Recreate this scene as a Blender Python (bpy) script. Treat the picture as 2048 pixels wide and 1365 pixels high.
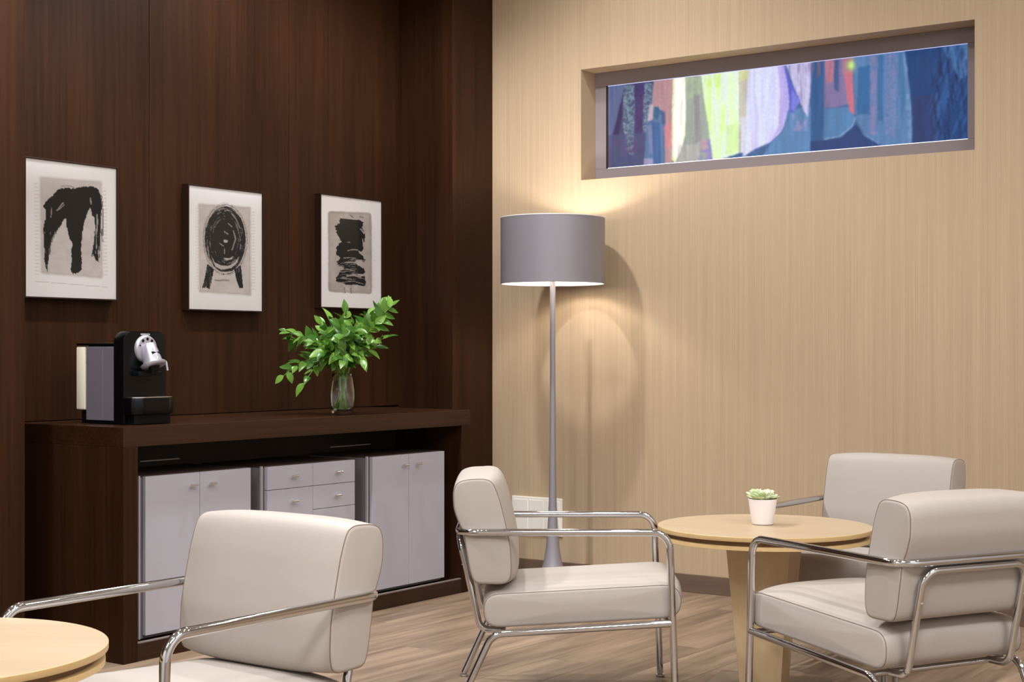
import bpy, bmesh, math, random
import numpy as np
from mathutils import Vector, Matrix, noise as mnoise

for o in list(bpy.data.objects):
    bpy.data.objects.remove(o, do_unlink=True)
S = bpy.context.scene
COL = S.collection
random.seed(7)
PI = math.pi

# ------------------------------------------------------------------ camera
A_X = 0.618                      # angle between viewing axis and the dark wall's direction
CAM_H = 1.1
cam = bpy.data.cameras.new('camera')
cam.sensor_width = 36.0
cam.lens = 3043.39 / 2048 * 36.0
cam.shift_y = 21.4 / 2048
cam.clip_start = 0.05
cam_o = bpy.data.objects.new('camera', cam)
cam_o.location = (0, 0, CAM_H)
cam_o.rotation_euler = (PI / 2, 0, A_X - PI / 2)
COL.objects.link(cam_o)
S.camera = cam_o
FWD = Vector((math.cos(A_X), math.sin(A_X), 0))
RGT = Vector((math.sin(A_X), -math.cos(A_X), 0))

# ------------------------------------------------------------------ world, lights, exposure
S.view_settings.view_transform = 'Standard'
S.view_settings.look = 'None'
S.view_settings.gamma = 1.0
S.view_settings.use_curve_mapping = False
S.view_settings.exposure = -0.17
w = bpy.data.worlds.new('world'); S.world = w
w.use_nodes = True
w.node_tree.nodes['Background'].inputs[0].default_value = (1.0, 0.95, 0.9, 1)
w.node_tree.nodes['Background'].inputs[1].default_value = 0.05

CEIL = 3.4
def downlight(x, y, power, ang=150, blend=0.5, col=(0.98, 0.985, 1.0), rad=0.06):
    l = bpy.data.lights.new('downlight', 'SPOT')
    l.energy = power; l.color = col
    l.spot_size = math.radians(ang); l.spot_blend = blend
    l.shadow_soft_size = rad
    o = bpy.data.objects.new('downlight', l)
    o.location = (x, y, CEIL - 0.03)
    COL.objects.link(o)
    return o
def fill_panel(x, y, sx, sy, power, col=(0.97, 0.98, 1.0)):  # unseen area light, added for soft even fill
    l = bpy.data.lights.new('fill_panel', 'AREA')
    l.shape = 'RECTANGLE'; l.size = sx; l.size_y = sy
    l.energy = power; l.color = col
    o = bpy.data.objects.new('fill_panel', l)
    o.location = (x, y, CEIL - 0.02)
    COL.objects.link(o)
    return o
# row in front of the dark niche wall
for x, p, an in ((2.2, 220, 105), (3.4, 230, 105), (4.65, 205, 140)):
    downlight(x, 3.9, p, ang=an)
# rows over the seating
for x, y, p in ((5.35, 3.5, 56), (4.9, 2.4, 32), (4.9, 1.2, 30), (4.9, -0.1, 40), (3.7, 2.0, 9), (3.7, 0.8, 26), (2.5, 2.3, 32), (2.5, 1.0, 50), (1.3, 2.6, 60)):
    downlight(x, y, p)
for x, y, p in ((1.0, 0.4, 100), (3.0, -0.9, 85), (-0.6, 1.9, 100)):
    fill_panel(x, y, 1.2, 0.6, p)

# ------------------------------------------------------------------ materials
def lin(c):
    c = c / 255.0
    return c / 12.92 if c <= 0.04045 else ((c + 0.055) / 1.055) ** 2.4
def rgb(r, g, b):
    return (lin(r), lin(g), lin(b), 1)
class NT:
    def __init__(self, name):
        self.m = bpy.data.materials.new(name); self.m.use_nodes = True
        self.t = self.m.node_tree; self.n = self.t.nodes; self.l = self.t.links
        self.b = self.n['Principled BSDF']; self.out = self.n['Material Output']
    def node(self, t, **k):
        n = self.n.new(t)
        for a, v in k.items(): setattr(n, a, v)
        return n
    def link(self, a, b): self.l.new(a, b)
    def set(self, **k):
        for a, v in k.items(): self.b.inputs[a.replace('_', ' ')].default_value = v
def plain(name, col, rough=0.5, metal=0.0, coat=0.0, spec=0.5, var=0.0, bump=0.0, bscale=200.0):
    t = NT(name); t.set(Base_Color=col, Roughness=rough, Metallic=metal)
    t.b.inputs['Coat Weight'].default_value = coat
    t.b.inputs['Specular IOR Level'].default_value = spec
    if var or bump:
        tc = t.node('ShaderNodeTexCoord'); nz = t.node('ShaderNodeTexNoise')
        nz.inputs['Scale'].default_value = bscale; nz.inputs['Detail'].default_value = 3
        t.link(tc.outputs['Object'], nz.inputs['Vector'])
        if var:
            r = t.node('ShaderNodeMapRange'); r.inputs[3].default_value = 1 - var; r.inputs[4].default_value = 1 + var
            t.link(nz.outputs['Fac'], r.inputs[0])
            mx = t.node('ShaderNodeMix', data_type='RGBA', blend_type='MULTIPLY'); mx.inputs[0].default_value = 1
            mx.inputs[6].default_value = col; t.link(r.outputs[0], mx.inputs[7]); t.link(mx.outputs[2], t.b.inputs['Base Color'])
        if bump:
            bp = t.node('ShaderNodeBump'); bp.inputs['Strength'].default_value = bump; bp.inputs['Distance'].default_value = 0.001
            t.link(nz.outputs['Fac'], bp.inputs['Height']); t.link(bp.outputs[0], t.b.inputs['Normal'])
    return t.m
def grain(name, c1, c2, scale, rough=0.4, rnd=0.0, coat=0.0, bump=0.05, spec=0.5, mix2=0.5, big=None, coords='POS'):
    """two-tone stretched-noise grain; scale is the xyz stretch"""
    t = NT(name); t.set(Roughness=rough)
    t.b.inputs['Coat Weight'].default_value = coat
    t.b.inputs['Specular IOR Level'].default_value = spec
    if coords == 'POS':
        g = t.node('ShaderNodeNewGeometry').outputs['Position']
    else:
        g = t.node('ShaderNodeTexCoord').outputs['Object']
    oi = t.node('ShaderNodeObjectInfo')
    if rnd:
        add = t.node('ShaderNodeVectorMath', operation='ADD')
        sc = t.node('ShaderNodeVectorMath', operation='SCALE'); sc.inputs['Scale'].default_value = 37.0
        cb = t.node('ShaderNodeCombineXYZ')
        for i in range(3): t.link(oi.outputs['Random'], cb.inputs[i])
        t.link(cb.outputs[0], sc.inputs[0]); t.link(g, add.inputs[0]); t.link(sc.outputs[0], add.inputs[1]); g = add.outputs[0]
    mp = t.node('ShaderNodeMapping'); mp.inputs['Scale'].default_value = scale
    t.link(g, mp.inputs['Vector'])
    n1 = t.node('ShaderNodeTexNoise'); n1.inputs['Scale'].default_value = 1; n1.inputs['Detail'].default_value = 5; n1.inputs['Roughness'].default_value = 0.65
    t.link(mp.outputs[0], n1.inputs['Vector'])
    mp2 = t.node('ShaderNodeMapping'); mp2.inputs['Scale'].default_value = big or [s * 0.13 for s in scale]
    t.link(g, mp2.inputs['Vector'])
    n2 = t.node('ShaderNodeTexNoise'); n2.inputs['Scale'].default_value = 1; n2.inputs['Detail'].default_value = 2
    t.link(mp2.outputs[0], n2.inputs['Vector'])
    m = t.node('ShaderNodeMix', data_type='FLOAT'); m.inputs[0].default_value = mix2
    t.link(n1.outputs['Fac'], m.inputs[2]); t.link(n2.outputs['Fac'], m.inputs[3])
    cr = t.node('ShaderNodeValToRGB')
    cr.color_ramp.elements[0].position = 0.33; cr.color_ramp.elements[0].color = c1
    cr.color_ramp.elements[1].position = 0.67; cr.color_ramp.elements[1].color = c2
    t.link(m.outputs[0], cr.inputs[0])
    src = cr.outputs[0]
    if rnd:
        r = t.node('ShaderNodeMapRange'); r.inputs[3].default_value = 1 - rnd; r.inputs[4].default_value = 1 + rnd
        t.link(oi.outputs['Random'], r.inputs[0])
        mx = t.node('ShaderNodeMix', data_type='RGBA', blend_type='MULTIPLY'); mx.inputs[0].default_value = 1
        t.link(src, mx.inputs[6]); t.link(r.outputs[0], mx.inputs[7]); src = mx.outputs[2]
    t.link(src, t.b.inputs['Base Color'])
    if bump:
        bp = t.node('ShaderNodeBump'); bp.inputs['Strength'].default_value = bump; bp.inputs['Distance'].default_value = 0.001
        t.link(n1.outputs['Fac'], bp.inputs['Height']); t.link(bp.outputs[0], t.b.inputs['Normal'])
    return t.m
def emit(name, col, strength):
    t = NT(name); t.set(Base_Color=(0.8, 0.8, 0.8, 1)); t.b.inputs['Emission Color'].default_value = col
    t.b.inputs['Emission Strength'].default_value = strength
    return t.m
def glass(name, col=(1, 1, 1, 1), ior=1.45, rough=0.0):
    t = NT(name); t.set(Base_Color=col, Roughness=rough, IOR=ior); t.b.inputs['Transmission Weight'].default_value = 1
    return t.m
def pane_mat(name):
    t = NT(name); t.n.remove(t.b)
    tr = t.node('ShaderNodeBsdfTransparent'); gl = t.node('ShaderNodeBsdfGlossy'); gl.inputs['Roughness'].default_value = 0.03
    fr = t.node('ShaderNodeFresnel'); fr.inputs['IOR'].default_value = 1.15
    mx = t.node('ShaderNodeMixShader')
    t.link(fr.outputs[0], mx.inputs[0]); t.link(tr.outputs[0], mx.inputs[1]); t.link(gl.outputs[0], mx.inputs[2]); t.link(mx.outputs[0], t.out.inputs[0])
    return t.m
def attr_mat(name, rough=0.8, emission=0.0, spec=0.3):
    t = NT(name); t.set(Roughness=rough); t.b.inputs['Specular IOR Level'].default_value = spec
    a = t.node('ShaderNodeVertexColor', layer_name='Col')
    if emission:
        t.set(Base_Color=(0.02, 0.02, 0.02, 1))
        t.link(a.outputs['Color'], t.b.inputs['Emission Color']); t.b.inputs['Emission Strength'].default_value = emission
    else:
        t.link(a.outputs['Color'], t.b.inputs['Base Color'])
    return t.m

M = {}
M['wenge_v'] = grain('dark wenge veneer upright grain', rgb(34, 18, 8), rgb(55, 32, 17), (70, 70, 1.6), rough=0.45, bump=0.03, spec=0.1, mix2=0.45)
M['wenge_h'] = grain('dark wenge veneer lengthwise grain', rgb(34, 18, 8), rgb(55, 32, 17), (1.6, 70, 70), rough=0.25, bump=0.03, spec=0.3, mix2=0.45)
M['wenge_edge'] = plain('worn veneer edge', rgb(120, 90, 70), 0.5)
M['wallpaper'] = grain('ribbed beige wallpaper', rgb(172, 149, 121), rgb(192, 169, 140), (1, 420, 1.2), rough=0.6, bump=0.1, spec=0.3, mix2=0.25, big=(1, 60, 0.5))
M['paint'] = plain('white paint', rgb(228, 226, 226), 0.8)
M['ceil'] = plain('ceiling paint', rgb(226, 223, 220), 0.9)
M['plank'] = grain('light oak laminate', rgb(94, 75, 59), rgb(162, 139, 116), (2.0, 30, 30), rough=0.42, rnd=0.06, bump=0.03, mix2=0.5, big=(1.1, 9, 9))
M['screed'] = plain('dark screed', rgb(70, 55, 45), 0.9)
M['baseboard'] = grain('brown baseboard', rgb(92, 74, 60), rgb(108, 88, 72), (40, 2, 40), rough=0.5)
M['leather'] = plain('taupe leather', rgb(172, 163, 154), 0.5, spec=0.2, bump=0.12, bscale=600, var=0.015)
M['seam'] = plain('seam thread', rgb(120, 104, 92), 0.7)
M['chrome'] = plain('chrome', (0.62, 0.63, 0.65, 1), 0.06, 1.0)
M['steel'] = plain('brushed steel', (0.72, 0.71, 0.72, 1), 0.25, 1.0)
M['maple'] = grain('pale maple laminate', rgb(170, 149, 119), rgb(188, 167, 137), (3, 40, 40), rough=0.38, bump=0.02, coords='OBJ', mix2=0.6)
M['maple_v'] = grain('pale maple laminate upright', rgb(196, 168, 128), rgb(212, 186, 146), (60, 60, 2), rough=0.4, bump=0.02, coords='OBJ', mix2=0.5)
M['maple_edge'] = grain('maple edging', rgb(196, 164, 112), rgb(210, 180, 130), (20, 20, 60), rough=0.45, bump=0.0, coords='OBJ')
M['groove'] = plain('dark groove', rgb(128, 98, 70), 0.7)
M['base_metal'] = plain('grey lacquered steel', rgb(132, 118, 102), 0.4, 0.3)
M['cab'] = plain('light grey cabinet lacquer', rgb(170, 168, 177), 0.45)
M['cab_side'] = plain('grey cabinet board', rgb(120, 112, 114), 0.55)
M['cab_top'] = plain('dark cabinet top', rgb(60, 42, 34), 0.45)
M['alu'] = plain('aluminium strip', rgb(185, 180, 182), 0.4, 0.2)
M['plinth_trim'] = plain('grey trim', rgb(118, 108, 104), 0.5)
M['inside'] = plain('dark recess board', rgb(30, 18, 12), 0.6)
M['frame'] = plain('dark picture frame', rgb(40, 25, 18), 0.5, spec=0.15)
M['mat'] = plain('white mount board', rgb(250, 248, 248), 0.9, spec=0.2)
M['pane'] = pane_mat('picture glass')
M['print'] = attr_mat('ink print')
M['lampgrey'] = plain('satin grey lacquer', rgb(144, 140, 146), 0.45, 0.2)
M['white_lining'] = plain('white shade lining', rgb(248, 244, 238), 0.8)
M['bulb'] = emit('lit bulb', (1.0, 0.92, 0.83, 1), 470)
M['outlet'] = plain('white socket plastic', rgb(238, 232, 222), 0.35)
M['outlet_dark'] = plain('socket holes', rgb(60, 55, 50), 0.6)
M['black'] = plain('black gloss plastic', rgb(6, 6, 7), 0.25, spec=0.22)
M['black_matt'] = plain('black matt plastic', rgb(6, 6, 7), 0.5, spec=0.2)
M['silver'] = plain('silver plastic', rgb(176, 172, 182), 0.3, 0.55)
M['side_silver'] = plain('satin grey side panel', rgb(132, 122, 134), 0.35, 0.45)
M['cream'] = plain('cream translucent tank', rgb(225, 216, 196), 0.4)
M['label_white'] = plain('white print', rgb(220, 220, 220), 0.6)
M['glass'] = glass('clear glass', (0.97, 0.99, 0.98, 1))
M['water'] = glass('water', (0.97, 0.99, 0.97, 1), 1.33)
def leaf_mat(name, c1, c2, rough=0.4, trans=0.25):
    t = NT(name); t.set(Roughness=rough)
    oi = t.node('ShaderNodeObjectInfo'); cr = t.node('ShaderNodeValToRGB')
    cr.color_ramp.elements[0].color = c1; cr.color_ramp.elements[1].color = c2
    t.link(oi.outputs['Random'], cr.inputs[0]); t.link(cr.outputs[0], t.b.inputs['Base Color'])
    t.b.inputs['Subsurface Weight'].default_value = 0.0
    tl = t.node('ShaderNodeBsdfTranslucent'); t.link(cr.outputs[0], tl.inputs[0])
    mx = t.node('ShaderNodeMixShader'); mx.inputs[0].default_value = trans
    t.link(t.b.outputs[0], mx.inputs[1]); t.link(tl.outputs[0], mx.inputs[2]); t.link(mx.outputs[0], t.out.inputs[0])
    return t.m
M['leaf'] = leaf_mat('fresh green leaf', rgb(44, 92, 26), rgb(122, 166, 66), rough=0.28)
M['stem'] = plain('green stem', rgb(120, 160, 60), 0.5)
M['succ'] = leaf_mat('pale green succulent leaf', rgb(190, 206, 150), rgb(236, 240, 214), 0.45, 0.1)
M['soil'] = plain('potting soil', rgb(60, 46, 34), 0.95)
M['pot'] = plain('white ceramic', rgb(244, 238, 236), 0.3)
M['niche_frame'] = plain('grey brown metal frame', rgb(132, 122, 124), 0.42, 0.1)
M['edge_led'] = emit('glass edge glow', (0.35, 0.45, 1.0, 1), 0.8)
M['edge_white'] = emit('lower glass edge glow', (0.8, 0.86, 1.0, 1), 0.9)
M['art_glass'] = attr_mat('backlit painted glass', 0.12, 1.12, 0.5)

# ------------------------------------------------------------------ mesh helpers
def mesh_obj(name, verts, faces, mat=None, parent=None, smooth=False, loc=None):
    me = bpy.data.meshes.new(name); me.from_pydata([tuple(v) for v in verts], [], faces); me.update()
    if mat: me.materials.append(M[mat] if isinstance(mat, str) else mat)
    if smooth: me.polygons.foreach_set('use_smooth', [True] * len(me.polygons))
    o = bpy.data.objects.new(name, me); COL.objects.link(o)
    if parent: o.parent = parent
    if loc: o.location = loc
    return o
class MB:
    def __init__(s): s.v = []; s.f = []
    def add(s, v, f):
        k = len(s.v); s.v += [tuple(p) for p in v]; s.f += [tuple(i + k for i in q) for q in f]; return s
    def box(s, x0, x1, y0, y1, z0, z1):
        return s.add([(x0, y0, z0), (x1, y0, z0), (x1, y1, z0), (x0, y1, z0), (x0, y0, z1), (x1, y0, z1), (x1, y1, z1), (x0, y1, z1)],
                     [(0, 3, 2, 1), (4, 5, 6, 7), (0, 1, 5, 4), (1, 2, 6, 5), (2, 3, 7, 6), (3, 0, 4, 7)])
    def rings(s, rings, cap0=True, cap1=True):
        n = len(rings[0]); v = [p for r in rings for p in r]; f = []
        for i in range(len(rings) - 1):
            for j in range(n):
                a = i * n + j; b = i * n + (j + 1) % n
                f.append((a, b, b + n, a + n))
        if cap0: f.append(tuple(reversed(range(n))))
        if cap1: f.append(tuple((len(rings) - 1) * n + j for j in range(n)))
        return s.add(v, f)
    def lathe(s, prof, n=48, cx=0, cy=0, cap0=True, cap1=True):
        return s.rings([[(cx + r * math.cos(2 * PI * j / n), cy + r * math.sin(2 * PI * j / n), z) for j in range(n)] for r, z in prof], cap0, cap1)
    def tube(s, path, r, n=12, cap=True):
        P = [Vector(p) for p in path]; R = r if isinstance(r, (list, tuple)) else [r] * len(P)
        T = []
        for i in range(len(P)):
            a = P[max(i - 1, 0)]; b = P[min(i + 1, len(P) - 1)]; T.append((b - a).normalized())
        up = Vector((0, 0, 1)) if abs(T[0].z) < 0.9 else Vector((1, 0, 0))
        N = T[0].cross(up).normalized(); rings = []
        for i in range(len(P)):
            if i: N = (N - T[i] * N.dot(T[i])).normalized()
            B = T[i].cross(N)
            rings.append([P[i] + (N * math.cos(2 * PI * j / n) + B * math.sin(2 * PI * j / n)) * R[i] for j in range(n)])
        return s.rings(rings, cap, cap)
    def obj(s, name, mat, parent=None, smooth=False, bevel=0.0, segs=2, angle=None):
        o = mesh_obj(name, s.v, s.f, mat, parent, smooth)
        if bevel:
            bm = bmesh.new(); bm.from_mesh(o.data)
            bmesh.ops.remove_doubles(bm, verts=bm.verts, dist=1e-6)
            es = [e for e in bm.edges if len(e.link_faces) == 2 and e.calc_face_angle(0) > 0.5]
            bmesh.ops.bevel(bm, geom=es, offset=bevel, segments=segs, profile=0.5, affect='EDGES', clamp_overlap=True)
            bm.to_mesh(o.data); bm.free()
        if smooth:
            o.data.polygons.foreach_set('use_smooth', [True] * len(o.data.polygons))
            o.data.set_sharp_from_angle(angle=angle or math.radians(40))
        return o
def box(name, x0, x1, y0, y1, z0, z1, mat, parent=None, bevel=0.0):
    return MB().box(x0, x1, y0, y1, z0, z1).obj(name, mat, parent, bevel=bevel)
def empty(name, loc, rz=0.0):
    o = bpy.data.objects.new(name, None); o.empty_display_size = 0.05
    o.location = loc; o.rotation_euler = (0, 0, rz); COL.objects.link(o); return o
def tag(o, label=None, cat=None, group=None, kind=None):
    if label: o['label'] = label
    if cat: o['category'] = cat
    if group: o['group'] = group
    if kind: o['kind'] = kind
    return o
def struct(o, label=None, cat=None):
    o['kind'] = 'structure'
    if label: o['label'] = label
    if cat: o['category'] = cat
    return o
def copy_tree(o, parent=None):
    c = o.copy(); COL.objects.link(c); c.parent = parent
    for ch in list(o.children):
        copy_tree(ch, c)
    return c
def fillet(pts, rads, n=8):
    """polyline with rounded corners; rads per interior point"""
    P = [Vector(p) for p in pts]; out = [P[0]]
    for i in range(1, len(P) - 1):
        r = rads[i - 1]
        a = (P[i - 1] - P[i]).normalized(); b = (P[i + 1] - P[i]).normalized()
        ang = a.angle(b); t = r / math.tan(ang / 2)
        p0 = P[i] + a * t; p1 = P[i] + b * t
        c = P[i] + (a + b).normalized() * (r / math.sin(ang / 2))
        v0 = p0 - c; v1 = p1 - c; th = v0.angle(v1)
        for k in range(n + 1):
            s = k / n
            out.append(c + (v0 * math.sin((1 - s) * th) + v1 * math.sin(s * th)) / math.sin(th))
    out.append(P[-1])
    return out
def closed_round(pts, rads, n=6):
    P = [Vector((p[0], p[1], 0)) for p in pts]; m = len(P); out = []
    for i in range(m):
        r = rads[i]; a = (P[i - 1] - P[i]).normalized(); b = (P[(i + 1) % m] - P[i]).normalized()
        ang = a.angle(b)
        if ang > 3.1: out.append(P[i]); continue
        t = r / math.tan(ang / 2)
        t = min(t, 0.49 * (P[i - 1] - P[i]).length, 0.49 * (P[(i + 1) % m] - P[i]).length); r = t * math.tan(ang / 2)
        p0 = P[i] + a * t; p1 = P[i] + b * t; c = P[i] + (a + b).normalized() * (r / math.sin(ang / 2))
        v0 = p0 - c; v1 = p1 - c; th = v0.angle(v1)
        for k in range(n + 1):
            s = k / n
            out.append(c + (v0 * math.sin((1 - s) * th) + v1 * math.sin(s * th)) / math.sin(th))
    return [(p.x, p.y) for p in out]
def resample_closed(pts, n):
    P = np.array(pts + [pts[0]]); d = np.r_[0, np.cumsum(np.hypot(*np.diff(P, axis=0).T))]
    t = np.linspace(0, d[-1], n, endpoint=False)
    return np.stack([np.interp(t, d, P[:, 0]), np.interp(t, d, P[:, 1])], 1)

# ------------------------------------------------------------------ room shell
XB = 6.149           # beige wall
YB = 4.824            # back of the dark niche
YP = 4.49            # front of the dark pilasters
XRET = 5.821         # right return of the niche
XL = 3.364           # left pilaster edge
XPR = 6.148          # right edge of right pilaster
RX0, RY0 = -2.2, -2.2

fl = struct(box('floor', RX0, XB + 0.3, RY0, 5.1, -0.06, -0.004, 'screed'), 'light oak laminate plank floor', 'floor')
struct(box('ceiling', RX0, XB + 0.3, RY0, 5.1, CEIL, CEIL + 0.05, 'ceil'), 'plain white ceiling', 'ceiling')
struct(box('wall_back', RX0 - 0.1, RX0, RY0, 5.1, 0, CEIL, 'paint'), 'plain wall behind the viewer', 'wall')
struct(box('wall_front', RX0, XB + 0.3, RY0 - 0.1, RY0, 0, CEIL, 'paint'), 'plain wall opposite the dark wall', 'wall')

# planks (parts of the floor)
PL, PWD = 1.28, 0.192
plank_me = None
row = 0
y = -0.4
while y < 4.8:
    off = (row * 0.47) % PL
    x = 1.0 - off
    while x < XB:
        x1 = x + PL
        if x1 > XB + 0.02:
            x1 = XB
        if plank_me is None or x1 - x < PL - 0.01:
            mb = MB().box(0.0006, x1 - x - 0.0006, 0.0006, PWD - 0.0006, -0.008, 0.0)
            o = mb.obj('plank', 'plank', fl, bevel=0.0006)
            if plank_me is None and x1 - x >= PL - 0.01: plank_me = o.data
        else:
            o = bpy.data.objects.new('plank', plank_me); COL.objects.link(o); o.parent = fl
        o.location = (x, y, 0)
        x += PL
        if x > XB - 0.05: break
    y += PWD; row += 1
# rest of the floor, behind the camera
box('plank_field', RX0, 1.0 - PL, RY0, 4.8, -0.008, 0, 'plank', fl)
box('plank_field', 1.0 - PL, XB, RY0, -0.4, -0.008, 0, 'plank', fl)

# dark wall: core, panels, pilasters
wl = struct(box('wall_left', RX0, XB + 0.3, YB + 0.03, 5.1, 0, CEIL, 'inside'), 'dark wenge panelled wall with shallow niche', 'wall')
g = 0.0012
for xa, xb in ((XL - 0.05, 4.220), (4.220, 5.040), (5.040, XRET + 0.05)):
    box('panel', xa + g, xb - g, YB, YB + 0.03, 0.836, CEIL, 'wenge_v', wl, bevel=0.001)
box('lower_panel', XL - 0.05, XRET + 0.05, YB + 0.001, YB + 0.03, 0, 0.828, 'wenge_v', wl)
struct(box('trim_1', XRET, XPR, YP, YB + 0.03, 0, CEIL, 'wenge_v', bevel=0.0015), 'dark wenge pilaster against the beige wall', 'pilaster')
struct(box('trim_2', RX0, XL, YP, YB + 0.03, 0, CEIL, 'wenge_v', bevel=0.0015), 'dark wenge pilaster at the left edge', 'pilaster')

# beige wall with the recess for the artwork
NL, NR, NT_, NB = 3.965, 2.057, 2.456, 1.9245
mb = MB()
mb.box(XB, XB + 0.22, RY0, NR, 0, CEIL); mb.box(XB, XB + 0.22, NL, 5.1, 0, CEIL)
mb.box(XB, XB + 0.22, NR, NL, 0, NB); mb.box(XB, XB + 0.22, NR, NL, NT_, CEIL)
mb.box(XB + 0.22, XB + 0.27, RY0, 5.1, 0, CEIL)
wr = struct(mb.obj('wall_right', 'wallpaper'), 'beige ribbed wallpaper wall with a long recess', 'wall')
struct(box('baseboard_right', XB - 0.014, XB, RY0, 4.489, 0, 0.0817, 'baseboard', bevel=0.002), 'dark brown baseboard along the beige wall', 'baseboard')

# ------------------------------------------------------------------ numpy painting helpers
rng = np.random.default_rng(11)
def vnoise(x, y, seed=0):
    xi = np.floor(x).astype(int); yi = np.floor(y).astype(int); fx = x - xi; fy = y - yi
    fx = fx * fx * (3 - 2 * fx); fy = fy * fy * (3 - 2 * fy)
    def h(a, b):
        n = (a * 374761393 + b * 668265263 + seed * 1442695041) & 0x7fffffff
        n = ((n ^ (n >> 13)) * 1274126177) & 0x7fffffff
        return ((n ^ (n >> 16)) & 0xffff) / 65535.0
    return (h(xi, yi) * (1 - fx) + h(xi + 1, yi) * fx) * (1 - fy) + (h(xi, yi + 1) * (1 - fx) + h(xi + 1, yi + 1) * fx) * fy
def fbm(x, y, seed=0, o=3):
    s = 0; a = 0.5; t = 0
    for i in range(o):
        s = s + a * vnoise(x * 2 ** i, y * 2 ** i, seed + i); t += a; a *= 0.5
    return s / t
def inpoly(px, py, poly):
    c = np.zeros(px.shape, bool); n = len(poly)
    for i in range(n):
        x0, y0 = poly[i]; x1, y1 = poly[(i + 1) % n]
        if y0 == y1: continue
        k = ((y0 > py) != (y1 > py)) & (px < (x1 - x0) * (py - y0) / (y1 - y0) + x0)
        c ^= k
    return c
def segdist(px, py, pts):
    d = np.full(px.shape, 1e9)
    for (x0, y0), (x1, y1) in zip(pts[:-1], pts[1:]):
        vx, vy = x1 - x0, y1 - y0; t = np.clip(((px - x0) * vx + (py - y0) * vy) / (vx * vx + vy * vy), 0, 1)
        d = np.minimum(d, np.hypot(px - x0 - t * vx, py - y0 - t * vy))
    return d
def slin(c):
    c = np.asarray(c, float) / 255.0
    return np.where(c <= 0.04045, c / 12.92, ((c + 0.055) / 1.055) ** 2.4)
def painted_sheet(name, nu, nv, corner_fn, quad, paint, mat, parent):
    """grid sheet; quad = the sheet's corners in sketch units (TL, TR, BL, BR); paint(px,py)->srgb image"""
    u, v = np.meshgrid(np.linspace(0, 1, nu), np.linspace(0, 1, nv))
    TL, TR, BL, BR = [np.array(q, float) for q in quad]
    P = (TL[None, None] * ((1 - u) * (1 - v))[..., None] + TR * (u * (1 - v))[..., None] + BL * ((1 - u) * v)[..., None] + BR * (u * v)[..., None])
    c = slin(np.clip(paint(P[..., 0], P[..., 1]), 0, 255))
    verts = corner_fn(u.ravel(), v.ravel())
    idx = np.arange(nu * nv).reshape(nv, nu)
    F = np.stack([idx[:-1, :-1], idx[1:, :-1], idx[1:, 1:], idx[:-1, 1:]], -1).reshape(-1, 4)
    me = bpy.data.meshes.new(name); me.from_pydata(verts.tolist(), [], F.tolist()); me.update()
    ca = me.color_attributes.new('Col', 'FLOAT_COLOR', 'POINT')
    ca.data.foreach_set('color', np.concatenate([c.reshape(-1, 3), np.ones((nu * nv, 1))], 1).astype(np.float32).ravel())
    me.materials.append(M[mat])
    o = bpy.data.objects.new(name, me); COL.objects.link(o); o.parent = parent
    return o
def blend(img, col, mask):
    mask = np.clip(mask, 0, 1)[..., None]
    return img * (1 - mask) + np.asarray(col, float) * mask

WHITE = (248, 246, 246); PAPER = (200, 193, 188); INK = (40, 37, 36)
def sm(d, w):                       # soft step: 1 inside where d<0
    return np.clip(0.5 - d / w, 0, 1)
def rrect(px, py, x0, x1, y0, y1, r):
    cx, cy = (x0 + x1) / 2, (y0 + y1) / 2
    qx = np.abs(px - cx) - (x1 - x0) / 2 + r; qy = np.abs(py - cy) - (y1 - y0) / 2 + r
    return np.hypot(np.maximum(qx, 0), np.maximum(qy, 0)) + np.minimum(np.maximum(qx, qy), 0) - r
def ticks(img, px, py, x, y0, y1, w, step, amp):
    on = (np.abs(px - x) < w) & (py > y0) & (py < y1) & (np.mod(py, step) < step * 0.4)
    return blend(img, (200, 194, 191), on * amp * 0.55)

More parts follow.
